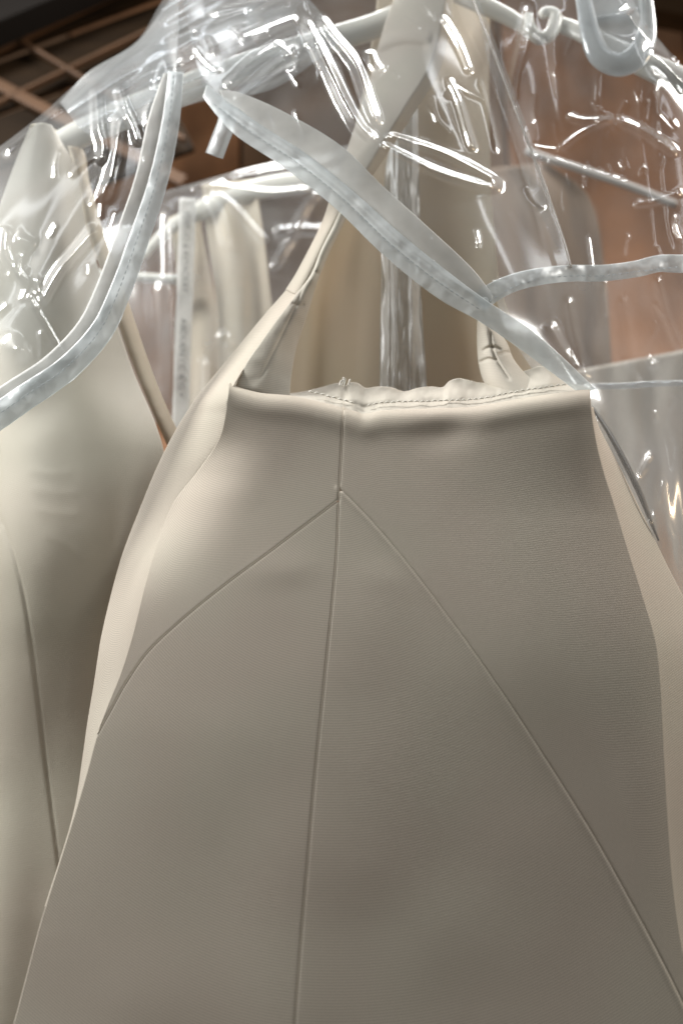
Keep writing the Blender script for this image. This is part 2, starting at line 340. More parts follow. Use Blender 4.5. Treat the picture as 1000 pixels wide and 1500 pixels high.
def front_depth(X, Y):
    cl = creaseL(Y); rt = rightE(Y); s = (X - cl) / (rt - cl)            # 0..1 across
    D = 0.556 - 0.006 * sstep(Y, 560, 1000) + 0.012 * sstep(Y, 700, 1900)
    # rounded across: falls away towards both sides
    D = D + 0.012 * np.clip(np.abs(s - 0.52) * 2, 0, 1.2) ** 2.2 * sstep(Y, 590, 760) + 0.026 * np.clip(1 - s / 0.2, 0, 1) ** 3 * gauss(Y, 730, 85)
    D = D + 0.002 * np.clip((s - 0.93) / 0.07, 0, 1) ** 2
    # soft folds
    D = D + 0.0022 * ridge(X, Y, [(720, 606), (660, 628), (580, 640)], 24, 1, 0.6)            # hollow under the rim
    D = D - 0.0006 * ridge(X, Y, [(505, 838), (420, 834), (330, 850)], 24, 1, 0.7)
    D = D - 0.0004 * ridge(X, Y, [(500, 838), (560, 846), (620, 880)], 22, 1, 0.7)
    D = D - 0.0022 * ridge(X, Y, [(640, 760), (780, 900), (900, 1150)], 120, 1, 0.7)
    D = D + 0.0016 * ridge(X, Y, [(350, 1050), (320, 1250), (280, 1500)], 110, 1, 0.6)
    D = D + 0.0008 * fbm(X, Y, 230, 2, 3)
    # seams
    dc, _, _ = pdist(X, Y, Cp, 60); dl, _, _ = pdist(X, Y, SLp, 50); dr, _, sd = pdist(X, Y, SRp, 60)
    D = D + 0.0004 * np.exp(-(dc / 1.8) ** 2)
    D = D + 0.0003 * np.exp(-(dl / 1.8) ** 2)
    D = D + 0.0004 * np.exp(-(dr / 2.0) ** 2) - np.where(sd > 0, 0.0004, 0.0) * np.exp(-((dr - 4) / 4) ** 2)
    # rim rolls back over the top
    e = Y - top(X)
    D = D + 0.009 * np.exp(-np.clip(e, 0, None) / 4.2) - 0.0012 * gauss(e, 20, 16)
    return D

def panel_grid(left, right, y0, y1, n, m, pow_=1.0):
    v = np.linspace(0, 1, n) ** pow_; yy = (y0 + (y1 - y0) * v)[:, None]; s = np.linspace(0, 1, m)[None]
    l = left(yy); r = right(yy); X = l + (r - l) * s; Y = np.broadcast_to(yy, X.shape).copy()
    return X, Y
fd = thing('front_dress', 'cream crepe dress in front with centre seam and two diagonal seams', 'dress', P(500, 1700, 0.55))
def front_panel(name, left, right, y0, y1, n, m, rim=False, pw=1.0):
    X, Y = panel_grid(left, right, y0, y1, n, m, pw)
    if rim:                                                              # top row follows the rim
        Y0 = Y; sfrac = np.linspace(0, 1, m)[None]
        for _ in range(4):
            Y = Y0 + (top(X) - y0) * (1 - sstep(Y0, y0, y0 + 150)); X = left(Y) + (right(Y) - left(Y)) * sfrac
    G = np.stack([X, Y, front_depth(X, Y)], -1)
    return sheet(name, G, CREAM, fd, 0.0009)
lf = lambda y: creaseL(y)
front_panel('upper_left_panel', creaseL, lambda y: np.where(y < 732, centre(y), np.minimum(SL(np.clip(y, 732, 1075)), centre(y))), 597, 1075, 260, 170, True, 1.25)
front_panel('upper_right_panel', lambda y: np.where(y < 716, centre(y), SR(np.maximum(y, 716))), rightE, 597, 1500, 360, 190, True, 1.3)
front_panel('lower_left_panel', lambda y: np.where(y < 1075, SL(np.clip(y, 732, 1075)), creaseL(y)), centre, 735.5, 1720, 360, 200)
front_panel('lower_right_panel', centre, lambda y: SR(np.maximum(y, 716)), 719.5, 1720, 360, 220)

# seam threads lying in the grooves
def seam_thread(name, pts, lift, n=120, r=0.00025):
    q = crom(pts, n); d = front_depth(q[:, 0], q[:, 1]) - lift
    tube(name, P(q[:, 0], q[:, 1], d), r, SEAMTH, fd, 6, n * 2)
seam_thread('centre_seam', Cp, 0.0001); seam_thread('diagonal_seam', SLp, 0.0001)

# left side panel (turned towards the lamp)
outL = curve_y([(395, 455), (345, 512), (300, 566), (262, 622), (232, 680), (205, 745), (180, 810), (163, 870), (148, 935), (138, 1000), (128, 1060), (121, 1110), (110, 1180), (88, 1262), (62, 1340)])
nn, mm = 260, 44; s = np.linspace(0, 1, mm)[None]
LP = [(440, 396, .604), (416, 428, .606), (388, 460, .608), (345, 512, .613)]; RP = [(456, 404, .588), (432, 436, .585), (400, 478, .580), (362, 532, .572)]
for y in np.linspace(578, 1330, 26):
    xr = creaseL(y) + 1.5; xl = min(outL(y), xr - 2.5); d = front_depth(np.array([xr]), np.array([y]))[0] + 0.0012
    LP.append((xl, y, max(d + 0.010, 0.618 - 0.030 * float(sstep(y, 760, 1000))))); RP.append((xr, y, d))
L_ = crom_u(np.array(LP), nn); R_ = crom_u(np.array(RP), nn)
G = L_[:, None] * (1 - s[..., None]) + R_[:, None] * s[..., None]
G[..., 2] = R_[:, 2][:, None] + (L_[:, 2] - R_[:, 2])[:, None] * (1 - s) ** 1.2
sheet('side_panel', G, CREAM, fd, 0.0009)
# right side panel
outR = curve_y([(866, 560), (872, 612), (905, 680), (940, 752), (975, 825), (1003, 880), (1040, 960), (1070, 1100), (1090, 1400)])
yy = np.linspace(596, 1420, nn)[:, None]; xl = rightE(yy) - 1.5; xr = np.maximum(outR(yy), xl + 2); X = xl + (xr - xl) * s
D = front_depth(xl, yy) + 0.0012 + s ** 0.9 * 0.05
sheet('side_panel', np.stack([X, np.broadcast_to(yy, X.shape) + 0*X, D], -1), CREAM, fd, 0.0009)

# facing turned up behind the rim
upC = curve_x([(372, 571), (400, 577), (440, 574), (470, 567), (495, 561), (505, 565), (512, 560), (524, 561), (535, 568), (552, 566), (572, 567), (592, 573), (612, 568), (632, 566), (648, 567), (658, 558), (672, 554), (688, 557), (700, 560), (720, 560), (745, 549), (772, 542), (790, 536), (803, 539), (813, 550), (824, 557), (850, 564), (864, 569)])
xs = np.linspace(372, 864, 330)[None]; v = np.linspace(0, 1, 26)[:, None]
lo = top(xs) + 1.0; hi = np.minimum(upC(xs), lo - 3)
Y = hi + (lo - hi) * v; X = np.broadcast_to(xs, Y.shape) + 0*Y
hgt = lo - Y
D = 0.570 + 0.026 * (1 - v) ** 1.0 - 0.002 * np.exp(-((hgt - 18) / 7) ** 2) + 0.0008 * np.exp(-((hgt - 11) / 2.6) ** 2)
D = D - 0.0035 * (1 - v) * np.sin(X / 9.5 + 2 * np.sin(X / 47)) * 0.6 + 0.0012 * fbm(X, Y, 14, 2, 5) + 0.004 * np.exp(-((X - 504) / 5) ** 2) * (1 - v)
nf = sheet('neckline_facing', np.stack([X, Y, D], -1), FACING, fd, 0.0009)
# stitch row on the facing: too small to pick apart, one part
V = []; Fc = []
k = 0
for x in np.arange(452, 838, 8.6):
    if 520 < x < 534: continue
    y0 = top(x) - 10.5 + rng.normal(0, 0.4); y1 = top(x + 6.6) - 10.5 + rng.normal(0, 0.4)
    a = P(x, y0, 0.5735); b = P(x + 6.6, y1, 0.5735); c = (a + b) / 2 + np.array([0, -0.0006, 0.0003])
    for t, q in enumerate((a, c, b)):
        for th in np.linspace(0, 2*np.pi, 6, endpoint=False):
            V.append(q + np.array([0, math.cos(th), math.sin(th)]) * (0.0007 if t == 1 else 0.0004))
    for t in range(2):
        for j in range(6):
            Fc.append([k + t*6 + j, k + t*6 + (j+1) % 6, k + (t+1)*6 + (j+1) % 6, k + (t+1)*6 + j])
    k += 18
st = mesh_obj('topstitching', V, Fc, THREAD, nf); st['kind'] = 'stuff'
# frayed threads at the seam end
for (a, b, c) in [((500, 566), (503, 558), (506, 555)), ((504, 566), (505, 556), (502, 553)), ((509, 565), (512, 558), (513, 556)), ((498, 565), (499, 559), (503, 556))]:
    tube('frayed_thread', P([a[0], b[0], c[0]], [a[1], b[1], c[1]], 0.575), 0.0006, THREAD, nf, 6, 14)

# strap: outer band rising from the left corner, twisting to the broad top
Lp = [(420, 426, .608), (438, 397, .606), (474, 325, .607), (490, 275, .614), (508, 225, .626), (528, 165, .640), (547, 104, .650), (562, 45, .655), (578, 0, .656), (600, -70, .66)]
Rp = [(436, 434, .588), (454, 403, .5895), (490, 330, .592), (516, 285, .596), (553, 222, .602), (598, 150, .608), (632, 92, .615), (652, 0, .628), (662, -70, .64)]
G = ribbon(Lp, Rp, 220, 40, 0.005)
G[..., 2] += 0.003 * ridge(G[..., 0], G[..., 1], [(550, 84), (590, 70), (630, 72)], 8, 1, 0.4) - 0.003 * ridge(G[..., 0], G[..., 1], [(550, 70), (590, 56), (635, 58)], 9, 1, 0.4)
strap = sheet('strap', G, CREAM, fd, 0.0012)
# folded thickness of the strap, right edge
Lp2 = [(x - 1, y, d + .0004) for x, y, d in Rp[3:]]; Rp2 = [(x + 12 * k_, y + 7, d + .014) for (x, y, d), k_ in zip(Rp[3:], (0.35, 0.8, 1.0, 1.0, 0.8, 0.6))]
sheet('strap_edge', ribbon(Lp2, Rp2, 120, 12, 0.001), LINING, strap, 0.0008)
# inner facing of the strap, gathered at its joint
Lp = [(342, 582, .5720), (346, 566, .5694), (362, 532, .5713), (381, 505, .5750), (400, 478, .5790), (432, 436, .5842), (456, 404, .5872), (472, 366, .589), (490, 330, .5912), (508, 290, .594)]
Rp = [(424, 586, .578), (424, 572, .580), (426, 548, .584), (434, 505, .590), (448, 462, .592), (463, 412, .592), (469, 397, .593), (480, 370, .594), (500, 330, .596), (516, 296, .598)]
G = ribbon(Lp, Rp, 200, 40, 0.004); X, Y = G[..., 0], G[..., 1]
G[..., 2] += 0.0008 * ridge(X, Y, [(378, 562), (404, 508), (430, 455), (448, 415)], 2.5, 1, 0.2)
G[..., 2] += 0.0014 * ridge(X, Y, [(446, 402), (456, 398), (468, 402)], 3, 1, 0.2) - 0.0012 * ridge(X, Y, [(440, 414), (452, 410), (466, 414)], 6, 1, 0.2)
G[..., 2] += 0.0010 * ridge(X, Y, [(426, 444), (436, 448), (446, 446)], 3, 1, 0.2)
G[..., 2] += 0.0008 * ridge(X, Y, [(466, 390), (486, 345), (510, 300)], 2.5, 1, 0.2)
G[..., 2] += 0.0005 * fbm(X, Y, 22, 2, 9)
sheet('strap_facing', G, FACING, strap, 0.0009)

# inside of the back
rows = [[(560, -80, .70), (610, -80, .70), (660, -80, .70), (720, -80, .70)],
        [(545, 60, .70), (600, 60, .712), (660, 60, .712), (716, 60, .70)],
        [(520, 190, .69), (580, 190, .715), (650, 190, .718), (716, 190, .70)],
        [(490, 330, .67), (560, 330, .715), (650, 330, .720), (722, 330, .70)],
        [(440, 460, .65), (540, 460, .712), (650, 460, .718), (745, 460, .68)],
        [(390, 590, .62), (530, 590, .705), (680, 590, .710), (840, 590, .64)],
        [(350, 720, .60), (530, 720, .70), (690, 720, .70), (860, 720, .62)]]
G = net(rows, 160, 90); X, Y = G[..., 0], G[..., 1]
G[..., 2] += 0.0010 * np.sin(X / 34 + Y / 210) + 0.0016 * fbm(X, Y * 0.4, 80, 2, 11)
sheet('back_lining', G, LINING, fd, 0.0009)
# short quilted strap end on the right
Lp = [(698, 470, .605), (698, 500, .604), (700, 530, .602), (708, 560, .598), (730, 590, .592)]
Rp = [(722, 474, .602), (742, 502, .600), (752, 526, .597), (768, 546, .592), (800, 575, .586)]
G = ribbon(Lp, Rp, 110, 40, 0.014); X, Y = G[..., 0], G[..., 1]
for pts in ([(704, 515), (720, 508), (735, 513)], [(700, 532), (714, 526), (728, 528)], [(728, 520), (740, 516), (752, 517)], [(716, 482), (724, 520), (748, 560)]):
    G[..., 2] += 0.0022 * ridge(X, Y, pts, 2.4, 1, 0.3)
sheet('quilted_strap_end', G, FACING, fd, 0.0009)

# ------------------------------------------------------------------ LEFT DRESS
ld = thing('left_dress', 'cream satin dress at the left edge partly under a clear cover', 'dress', P(60, 1700, 0.66))
rows = [[(46, 182, .640), (62, 180, .642), (76, 184, .648), (84, 196, .656)],
        [(22, 240, .640), (50, 236, .639), (82, 236, .645), (112, 250, .660)],
        [(-10, 330, .645), (40, 330, .634), (88, 330, .638), (127, 334, .660)],
        [(-40, 430, .650), (30, 430, .630), (100, 430, .634), (158, 434, .661)],
        [(-70, 540, .660), (20, 540, .628), (110, 540, .630), (194, 540, .660)],
        [(-90, 660, .676), (10, 660, .622), (110, 660, .618), (240, 660, .640)],
        [(-100, 800, .670), (10, 800, .616), (110, 800, .612), (250, 800, .637)],
        [(-110, 960, .670), (10, 960, .626), (100, 960, .622), (220, 960, .637)],
        [(-120, 1160, .672), (0, 1160, .640), (80, 1160, .636), (190, 1160, .637)],
        [(-130, 1420, .672), (-20, 1420, .640), (60, 1420, .640), (150, 1420, .637)],
        [(-140, 1720, .672), (-40, 1720, .640), (40, 1720, .640), (120, 1720, .637)]]
G = net(rows, 420, 150); X, Y = G[..., 0], G[..., 1]
seamL = [(-20, 720), (2, 765), (22, 820), (36, 880), (48, 960), (58, 1040), (70, 1140), (84, 1250), (96, 1350), (110, 1500)]
dd, _, sd = pdist(X, Y, seamL, 60)
G[..., 2] += 0.0007 * np.exp(-(dd / 3) ** 2) - np.where(sd > 0, 0.0005, 0.0) * np.exp(-(dd / 34) ** 2)
for pts in ([(35, 690), (70, 694), (110, 692)], [(40, 715), (80, 722), (120, 722)], [(45, 745), (85, 752), (120, 756)], [(60, 780), (100, 800), (130, 826)]):
    G[..., 2] -= 0.00018 * ridge(X, Y, pts, 7, 1, 0.6)
G[..., 2] += 0.002 * ridge(X, Y, [(10, 660), (50, 610), (120, 575)], 30, 1, 0.6)
G[..., 2] += 0.001 * fbm(X, Y, 130, 2, 21)
sheet('bodice', G, SATIN, ld, 0.001)
# neckline band behind the bodice edge
Lp = [(100, 214, .676), (112, 260, .676), (126, 330, .674), (150, 400, .672), (182, 500, .669), (222, 600, .667), (262, 690, .665)]
Rp = [(118, 216, .690), (138, 290, .690), (158, 360, .688), (184, 430, .686), (218, 530, .683), (246, 600, .681), (290, 690, .68)]
G = ribbon(Lp, Rp, 160, 24, 0.005); G[..., 2] += 0.001 * fbm(G[..., 0], G[..., 1], 30, 2, 4)
sheet('neckline_band', G, LINING, ld, 0.001)
# inner back strap seen behind the front strap
Lp = [(80, 190, .69), (100, 230, .70), (106, 300, .70), (112, 380, .70)]; Rp = [(96, 196, .70), (124, 224, .71), (132, 300, .71), (150, 380, .71)]
sheet('back_strap', ribbon(Lp, Rp, 60, 14, 0.004), LINING, ld, 0.001)

# ------------------------------------------------------------------ HANGERS
hg = thing('white_hanger', 'thick white plastic hanger with sloping arms across the top', 'hanger', P(650, -40, .69))
tube('arm', P([40, 90, 180, 300, 440, 560, 660], [238, 210, 168, 120, 72, 34, -20], [.70, .69, .688, .686, .684, .684, .684]), [0.008, 0.0120, 0.0135, 0.0135, 0.013, 0.012, 0.0115], HANGER, hg, 16, 90, 0.6)
tube('arm', P([650, 700, 745, 770, 780], [-22, 4, 26, 42, 52], [.684]*5), [0.0115, 0.0095, 0.008, 0.0065, 0.006], HANGER, hg, 16, 60, 0.6)
tube('strap_notch', P([773, 777, 789, 803, 812, 812, 802, 792], [22, 44, 56, 52, 36, 22, 17, 22], [.682]*8), [0.004, 0.0055, 0.006, 0.006, 0.006, 0.0055, 0.0048, 0.004], HANGER, hg, 14, 80, 0.8)
tube('arm', P([806, 836, 880, 930, 1000, 1060], [32, 42, 62, 88, 120, 150], [.684, .684, .67, .655, .65, .65]), [0.007, 0.0085, 0.010, 0.0115, 0.0125, 0.012], HANGER, hg, 16, 70, 0.6)
tube('hook', P([652, 654, 655, 656], [-20, -70, -120, -180], [.684]*4), 0.0022, plain('steel', (0.6, 0.6, 0.6), 0.25, 1.0), hg, 10, 20)
nl = thing('milky_hanger', 'milky plastic hanger with rounded drop loop under the film, upper right', 'hanger', P(905, 0, .63))
tube('strap_loop', P([846, 856, 866, 880, 905, 930, 946, 948, 938], [-50, 10, 56, 84, 95, 84, 54, 20, -40], [.63]*9), [0.006, 0.007, 0.0085, 0.010, 0.0105, 0.010, 0.008, 0.006, 0.006], HANGERC, nl, 16, 110, 0.55)
rows = [[(858, -40, .632), (900, -40, .632), (940, -40, .632)], [(862, 20, .632), (904, 20, .630), (946, 20, .632)], [(872, 60, .632), (905, 64, .630), (940, 58, .632)], [(888, 84, .632), (905, 90, .630), (924, 84, .632)]]
sheet('loop_web', net(rows, 30, 30), vinyl('milky_web', haze=0.45, rough=0.15, milk=(0.7, 0.72, 0.72)), nl, 0.0015)
tube('cross_bar', P([858, 880, 905, 930, 944], [34, 30, 26, 20, 12], [.634]*5), 0.004, HANGERC, nl, 12, 40, 0.6)

# hanger and dress further back, left of the middle
hb = thing('rear_hanger', 'blurred white hanger with curled strap notch behind the left dress', 'hanger', P(380, 230, .93))
tube('arm', P([500, 430, 360, 300, 262, 236, 218], [262, 268, 282, 306, 326, 346, 366], [.93]*7), [0.013, 0.013, 0.013, 0.012, 0.0085, 0.0065, 0.005], HANGER, hb, 14, 70, 0.6)
tube('strap_notch', P([222, 212, 203, 200, 206, 212], [360, 374, 372, 360, 351, 355], [.93]*6), [0.0045, 0.0042, 0.004, 0.0035, 0.003, 0.002], HANGER, hb, 12, 50, 0.8)
tube('trouser_bar', P([90, 170, 225, 262], [398, 404, 408, 410], [.94]*4), 0.0055, HANGER, hb, 12, 30)
md_ = thing('rear_dress', 'pale cream dress on the rear hanger behind a clear cover', 'dress', P(330, 900, .95))
def hung(name, Lp, Rp, mat, par, amp, per, seed, n=120, m=60):
    G = ribbon(Lp, Rp, n, m, 0.0); s = np.linspace(0, 1, m)[None]; v = np.linspace(0, 1, n)[:, None]
    G[..., 2] += amp * np.sin(s * per * 2 * np.pi + 0.8 * np.sin(3 * v)) * (0.35 + 0.65 * v) + 0.5 * amp * fbm(G[..., 0], G[..., 1] * 0.3, 40, 2, seed)
    return sheet(name, G, mat, par, 0.001)
hung('strap', [(296, 270, .925), (302, 330, .93), (318, 450, .94), (320, 620, .95), (320, 900, .95)], [(372, 262, .925), (384, 330, .93), (398, 450, .94), (420, 620, .95), (450, 900, .95)], LINING, md_, 0.006, 1.5, 31)
hung('strap', [(246, 320, .955), (258, 380, .955), (268, 480, .96), (272, 620, .96), (270, 900, .96)], [(290, 300, .95), (300, 360, .955), (318, 460, .96), (322, 620, .96), (330, 900, .96)], LINING, md_, 0.005, 1.0, 32)
# printed strip on the rear cover
rc = thing('rear_cover', 'clear vinyl shoulder cover over the rear hanger with printed strip', 'garment cover', P(340, 900, .88))
rows = [[(150, 325, .90), (232, 284, .89), (300, 264, .885), (380, 242, .885), (470, 222, .89), (560, 200, .90)],
        [(150, 345, .89), (236, 300, .87), (304, 282, .865), (380, 268, .865), (470, 262, .87), (560, 255, .89)],
        [(150, 450, .89), (230, 420, .87), (304, 400, .865), (390, 390, .865), (470, 390, .87), (560, 390, .89)],
        [(150, 640, .90), (230, 620, .88), (304, 620, .87), (390, 620, .87), (470, 620, .88), (560, 620, .90)]]
G = net(rows, 200, 200); X, Y = G[..., 0], G[..., 1]
for pts, wp, A in [([(305, 277), (320, 310), (328, 340), (334, 365)], 6, .008), ([(312, 279), (340, 300), (365, 328), (392, 358)], 5, .008), ([(270, 272), (310, 270), (350, 276), (400, 282), (460, 276)], 5, .009), ([(330, 264), (360, 256), (380, 252)], 4, .006),
                   ([(400, 340), (440, 336), (475, 338)], 8, .010), ([(398, 400), (425, 350), (450, 300), (470, 275)], 6, .008), ([(248, 300), (250, 350), (250, 480), (252, 600)], 7, .008), ([(300, 520), (298, 580), (296, 620)], 6, .008), ([(322, 500), (330, 490), (338, 510)], 5, .006), ([(245, 400), (250, 500), (252, 600)], 14, .006)]:
    G[..., 2] -= ridge(X, Y, pts, wp, A, sharp=(wp <= 4))
G[..., 2] += 0.004 * fbm(X, Y * 0.4, 70, 2, 41)
sheet('film', G, FILM_BACK, rc, 0.0)
ps = sheet('printed_strip', strip([(275, 290, .858), (272, 400, .858), (268, 500, .858), (264, 640, .858)], 24, 60, 6), GAUZE, rc, 0.0004)
def lettering(txt, px, py0, py1, y, parent):
    cu = bpy.data.curves.new('lettering', 'FONT'); cu.body = txt; cu.size = 1.0; cu.align_x = 'LEFT'
    ob = bpy.data.objects.new('tmp_text', cu); sc.collection.objects.link(ob)
    bpy.context.view_layer.update()
    me = bpy.data.meshes.new_from_object(ob.evaluated_get(bpy.context.evaluated_depsgraph_get()))
    bpy.data.objects.remove(ob)
    co = np.empty(len(me.vertices) * 3); me.vertices.foreach_get('co', co); co = co.reshape(-1, 3)
    u = (co[:, 0] - co[:, 0].min()) / np.ptp(co[:, 0]); h = co[:, 1]
    W = P(px(py0 + u * (py1 - py0)) + (h - 0.35) * 12.0, py0 + u * (py1 - py0), y) - OFF[parent.name]
    me.vertices.foreach_set('co', W.ravel()); me.materials.append(INK); me.update()
    o = bpy.data.objects.new('lettering', me); link(o, parent); return o
sx = lambda y: np.interp(y, [290, 400, 500, 640], [275, 272, 268, 264])
lettering('FEBRUO # AVYACKAY', sx, 311, 428, .8565, ps)
lettering('ABDUEN / C & G +', sx, 466, 582, .8565, ps)

# dress and hanger behind the film on the right
hr = thing('far_right_hanger', 'blurred white hanger bar behind the film on the right', 'hanger', P(860, 240, .98))
tube('lower_bar', P([770, 800, 850, 930, 990], [220, 232, 248, 276, 300], [.98]*5), 0.0045, TAUPEP, hr, 12, 30)
rd = thing('far_right_dress', 'grey cream dress hanging blurred behind the film on the right', 'dress', P(880, 1300, 1.0))
hung('bodice', [(680, 250, 1.15), (685, 320, 1.15), (690, 450, 1.15), (700, 700, 1.15), (720, 1000, 1.15)], [(800, 238, 1.15), (862, 290, 1.15), (885, 400, 1.15), (905, 700, 1.15), (930, 1000, 1.15)], TAUPE2, rd, 0.016, 2.5, 51)
hung('skirt', [(830, 545, .95), (835, 640, .95), (850, 760, .95), (860, 900, .95), (880, 1200, .95)], [(1040, 505, .95), (1060, 640, .95), (1080, 760, .95), (1100, 900, .95), (1140, 1200, .95)], TAUPE, rd, 0.006, 4, 52, 120, 120)

# ------------------------------------------------------------------ CLEAR COVERS
# left cover
lc = thing('left_cover', 'clear vinyl shoulder cover with white bound hem over the left dress', 'garment cover', P(60, 620, .60))
hemL = [(262, 60), (256, 130), (243, 210), (222, 290), (192, 375), (165, 450), (135, 505), (85, 552), (30, 588), (-40, 640)]
out = [(262, -40), (215, 38), (192, 70), (130, 106), (95, 140), (55, 172), (20, 200), (-10, 222), (-60, 262), (-110, 300)]
O = crom(out, 10); H = crom(hemL, 10)
rows = []
for k, tt in enumerate((0, .06, .3, .65, 1.0)):
    d = (.655, .635, .612, .60, .594)[k]
    q = O * (1 - tt) + H * tt
    rows.append([(x, y, d + (0.01 if i < 2 else 0)) for i, (x, y) in enumerate(q)])
G = net(rows, 190, 260)[:, ::-1]; X, Y = G[..., 0], G[..., 1]
for pts, wp, A in [([(142, 122), (143, 150), (146, 190), (152, 215), (146, 245)], 7, .0075), ([(174, 122), (182, 155), (195, 185), (204, 215)], 6, .0075), ([(145, 330), (110, 370), (85, 400), (58, 450)], 7, .008), ([(58, 455), (48, 438), (44, 430)], 4, .005),
                   ([(45, 440), (70, 480), (98, 532)], 5, .005), ([(12, 330), (10, 370), (25, 395), (45, 420)], 6, .006), ([(0, 520), (25, 512), (50, 500)], 16, .010), ([(35, 580), (55, 560), (75, 555)], 8, .006), ([(20, 345), (38, 355), (52, 365)], 10, .006), ([(55, 405), (58, 425), (60, 432)], 4, .004), ([(0, 225), (40, 190), (95, 150)], 8, .005), ([(150, 300), (165, 250), (180, 160)], 8, .006)]:
    G[..., 2] -= ridge(X, Y, pts, wp, A, sharp=(wp <= 4))
G[..., 2] += 0.004 * fbm(X * .9 + Y * .45, (Y * .9 - X * .45) * .22, 70, 2, 61); G[..., 2] -= crinkle(X, Y, 30, (0, 120, 260, 600), (-0.45, 0.9), 62)
sheet('film', G, FILM, lc, 0.0)
hc = [(258, 105, .588, 22), (250, 180, .588, 26), (232, 265, .588, 28), (204, 350, .587, 30), (176, 428, .586, 32), (148, 486, .585, 34), (98, 540, .584, 36), (40, 580, .582, 38), (-40, 636, .58, 40)]
bl_ = sheet('hem_binding', strip(hc, 28, 260, 20, 0.0012, 0.002, 71), BIND, lc, 0.0006)
hc2 = [(x - 20, y - 4, d + .003, w_) for x, y, d, w_ in hc]; hc2[0] = (246, 108, .591, 12)
sheet('mesh_tape', strip(hc2, 26, 200, 10, 0.001, 0.001, 72), GAUZE, lc, 0.0005)
# crumpled film over the left arm of the hanger
rows = [[(88, 150, .675), (130, 105, .672), (200, 62, .67), (245, 5, .67), (300, -60, .67)],
        [(100, 165, .655), (150, 130, .65), (215, 85, .65), (280, 40, .65), (340, -40, .65)],
        [(120, 190, .65), (180, 160, .645), (250, 125, .645), (340, 80, .645), (440, -10, .65)],
        [(150, 205, .655), (210, 180, .65), (290, 150, .65), (400, 130, .65), (500, 60, .655)]]
G = net(rows, 160, 240); X, Y = G[..., 0], G[..., 1]
for k in range(11):
    a = rng.uniform(0, 1); x0 = 130 + a * 250; y0 = 165 - a * 130 + rng.uniform(-35, 35); L_ = rng.uniform(50, 120)
    G[..., 2] -= ridge(X, Y, [(x0, y0), (x0 + L_*.5, y0 - L_*.27 + rng.uniform(-4, 4)), (x0 + L_, y0 - L_*.5)], rng.uniform(3.5, 7), rng.uniform(.004, .008), n=16)
G[..., 2] += 0.006 * fbm((X + Y*1.9)*1.2, (X*1.9 - Y)*.25, 60, 2, 81)
FILM_MILK = vinyl('milky_crumpled_vinyl', haze=0.36, rough=0.14, bump=0.08, milk=(0.78, 0.82, 0.84))
sheet('crumpled_fold', G[:, ::-1], FILM_MILK, lc, 0.0)

# front cover pushed up above the front dress
fc = thing('front_cover', 'clear vinyl cover with wide white hem slanting over the front strap', 'garment cover', P(560, 335, .57))
hem = [(296, 128, .60), (345, 178, .588), (420, 224, .578), (490, 276, .569), (560, 340, .563), (620, 393, .560), (672, 430, .559), (712, 446, .559), (760, 418, .566), (836, 388, .578)]
topr = [(250, -80, .655), (300, -80, .65), (350, -80, .645), (400, -80, .64), (450, -80, .635), (500, -80, .63), (550, -80, .625), (600, -80, .625), (640, -80, .63), (668, -80, .64)]
Hh = np.array(hem); Tt = np.array(topr)
rows = []
for k, tt in enumerate((0, .2, .42, .65, .85, 1.0)):
    q = Tt * (1 - tt) + Hh * tt; q[:, 2] -= 0.022 * math.sin(math.pi * tt) * np.sin(np.pi * np.linspace(0.06, 0.94, 10))
    q[:, 0] += 8 * math.sin(math.pi * tt) * np.linspace(0, 1, 10)
    rows.append(q)
G = net(rows, 300, 360)[:, :]; X, Y = G[..., 0], G[..., 1]
for pts, wp, A in [([(440, 18), (462, 60), (486, 110), (505, 150), (530, 190), (560, 212)], 9, .011), ([(462, 16), (486, 50), (515, 85), (526, 105), (540, 150), (556, 192)], 8, .010), ([(556, 195), (600, 208), (650, 225), (700, 250), (738, 272)], 6, .008), ([(545, 205), (590, 228), (640, 252), (700, 270), (740, 276)], 7, .009),
                   ([(642, 20), (655, 35), (672, 65), (690, 110)], 5, .005), ([(655, 110), (672, 150), (685, 195), (695, 225)], 5, .005), ([(700, 110), (715, 165), (728, 228)], 4, .002),
                   ([(350, 60), (400, 40), (440, 25)], 6, .008), ([(330, 130), (370, 90), (420, 60)], 6, .007), ([(345, 150), (390, 110), (440, 62)], 8, .008), ([(370, 60), (385, 50), (395, 48)], 5, .007), ([(400, 60), (425, 80), (430, 110)], 4, .005), ([(540, 70), (545, 90), (560, 110)], 10, .007), ([(300, 20), (380, 5), (470, -20)], 8, .007), ([(270, 50), (340, 25), (430, 5)], 6, .006)]:
    G[..., 2] -= ridge(X, Y, pts, wp, A, sharp=(wp <= 4))
G[..., 2] += 0.003 * fbm(X * .9 - Y * .45, (X * .45 + Y * .9) * .22, 70, 2, 91); G[..., 2] -= crinkle(X, Y, 46, (280, 0, 820, 420), (0.45, 0.9), 92)
sheet('film', G, FILM_NEAR, fc, 0.0)
# folded right edge of the film
ed = [(668, -80, .628), (692, 0, .618), (716, 60, .61), (745, 135, .602), (775, 215, .594), (805, 295, .584), (826, 355, .577), (836, 392, .575)]
sheet('film_edge', strip([(x, y, d - .004, 4.5) for x, y, d in ed], 7, 140, 6, 0.003, 0.0006, 95), vinyl('folded_vinyl_edge', haze=0.22, rough=0.3, refl=0.35, tint=(0.72, 0.7, 0.68), milk=(0.5, 0.48, 0.46)), fc, 0.0005)
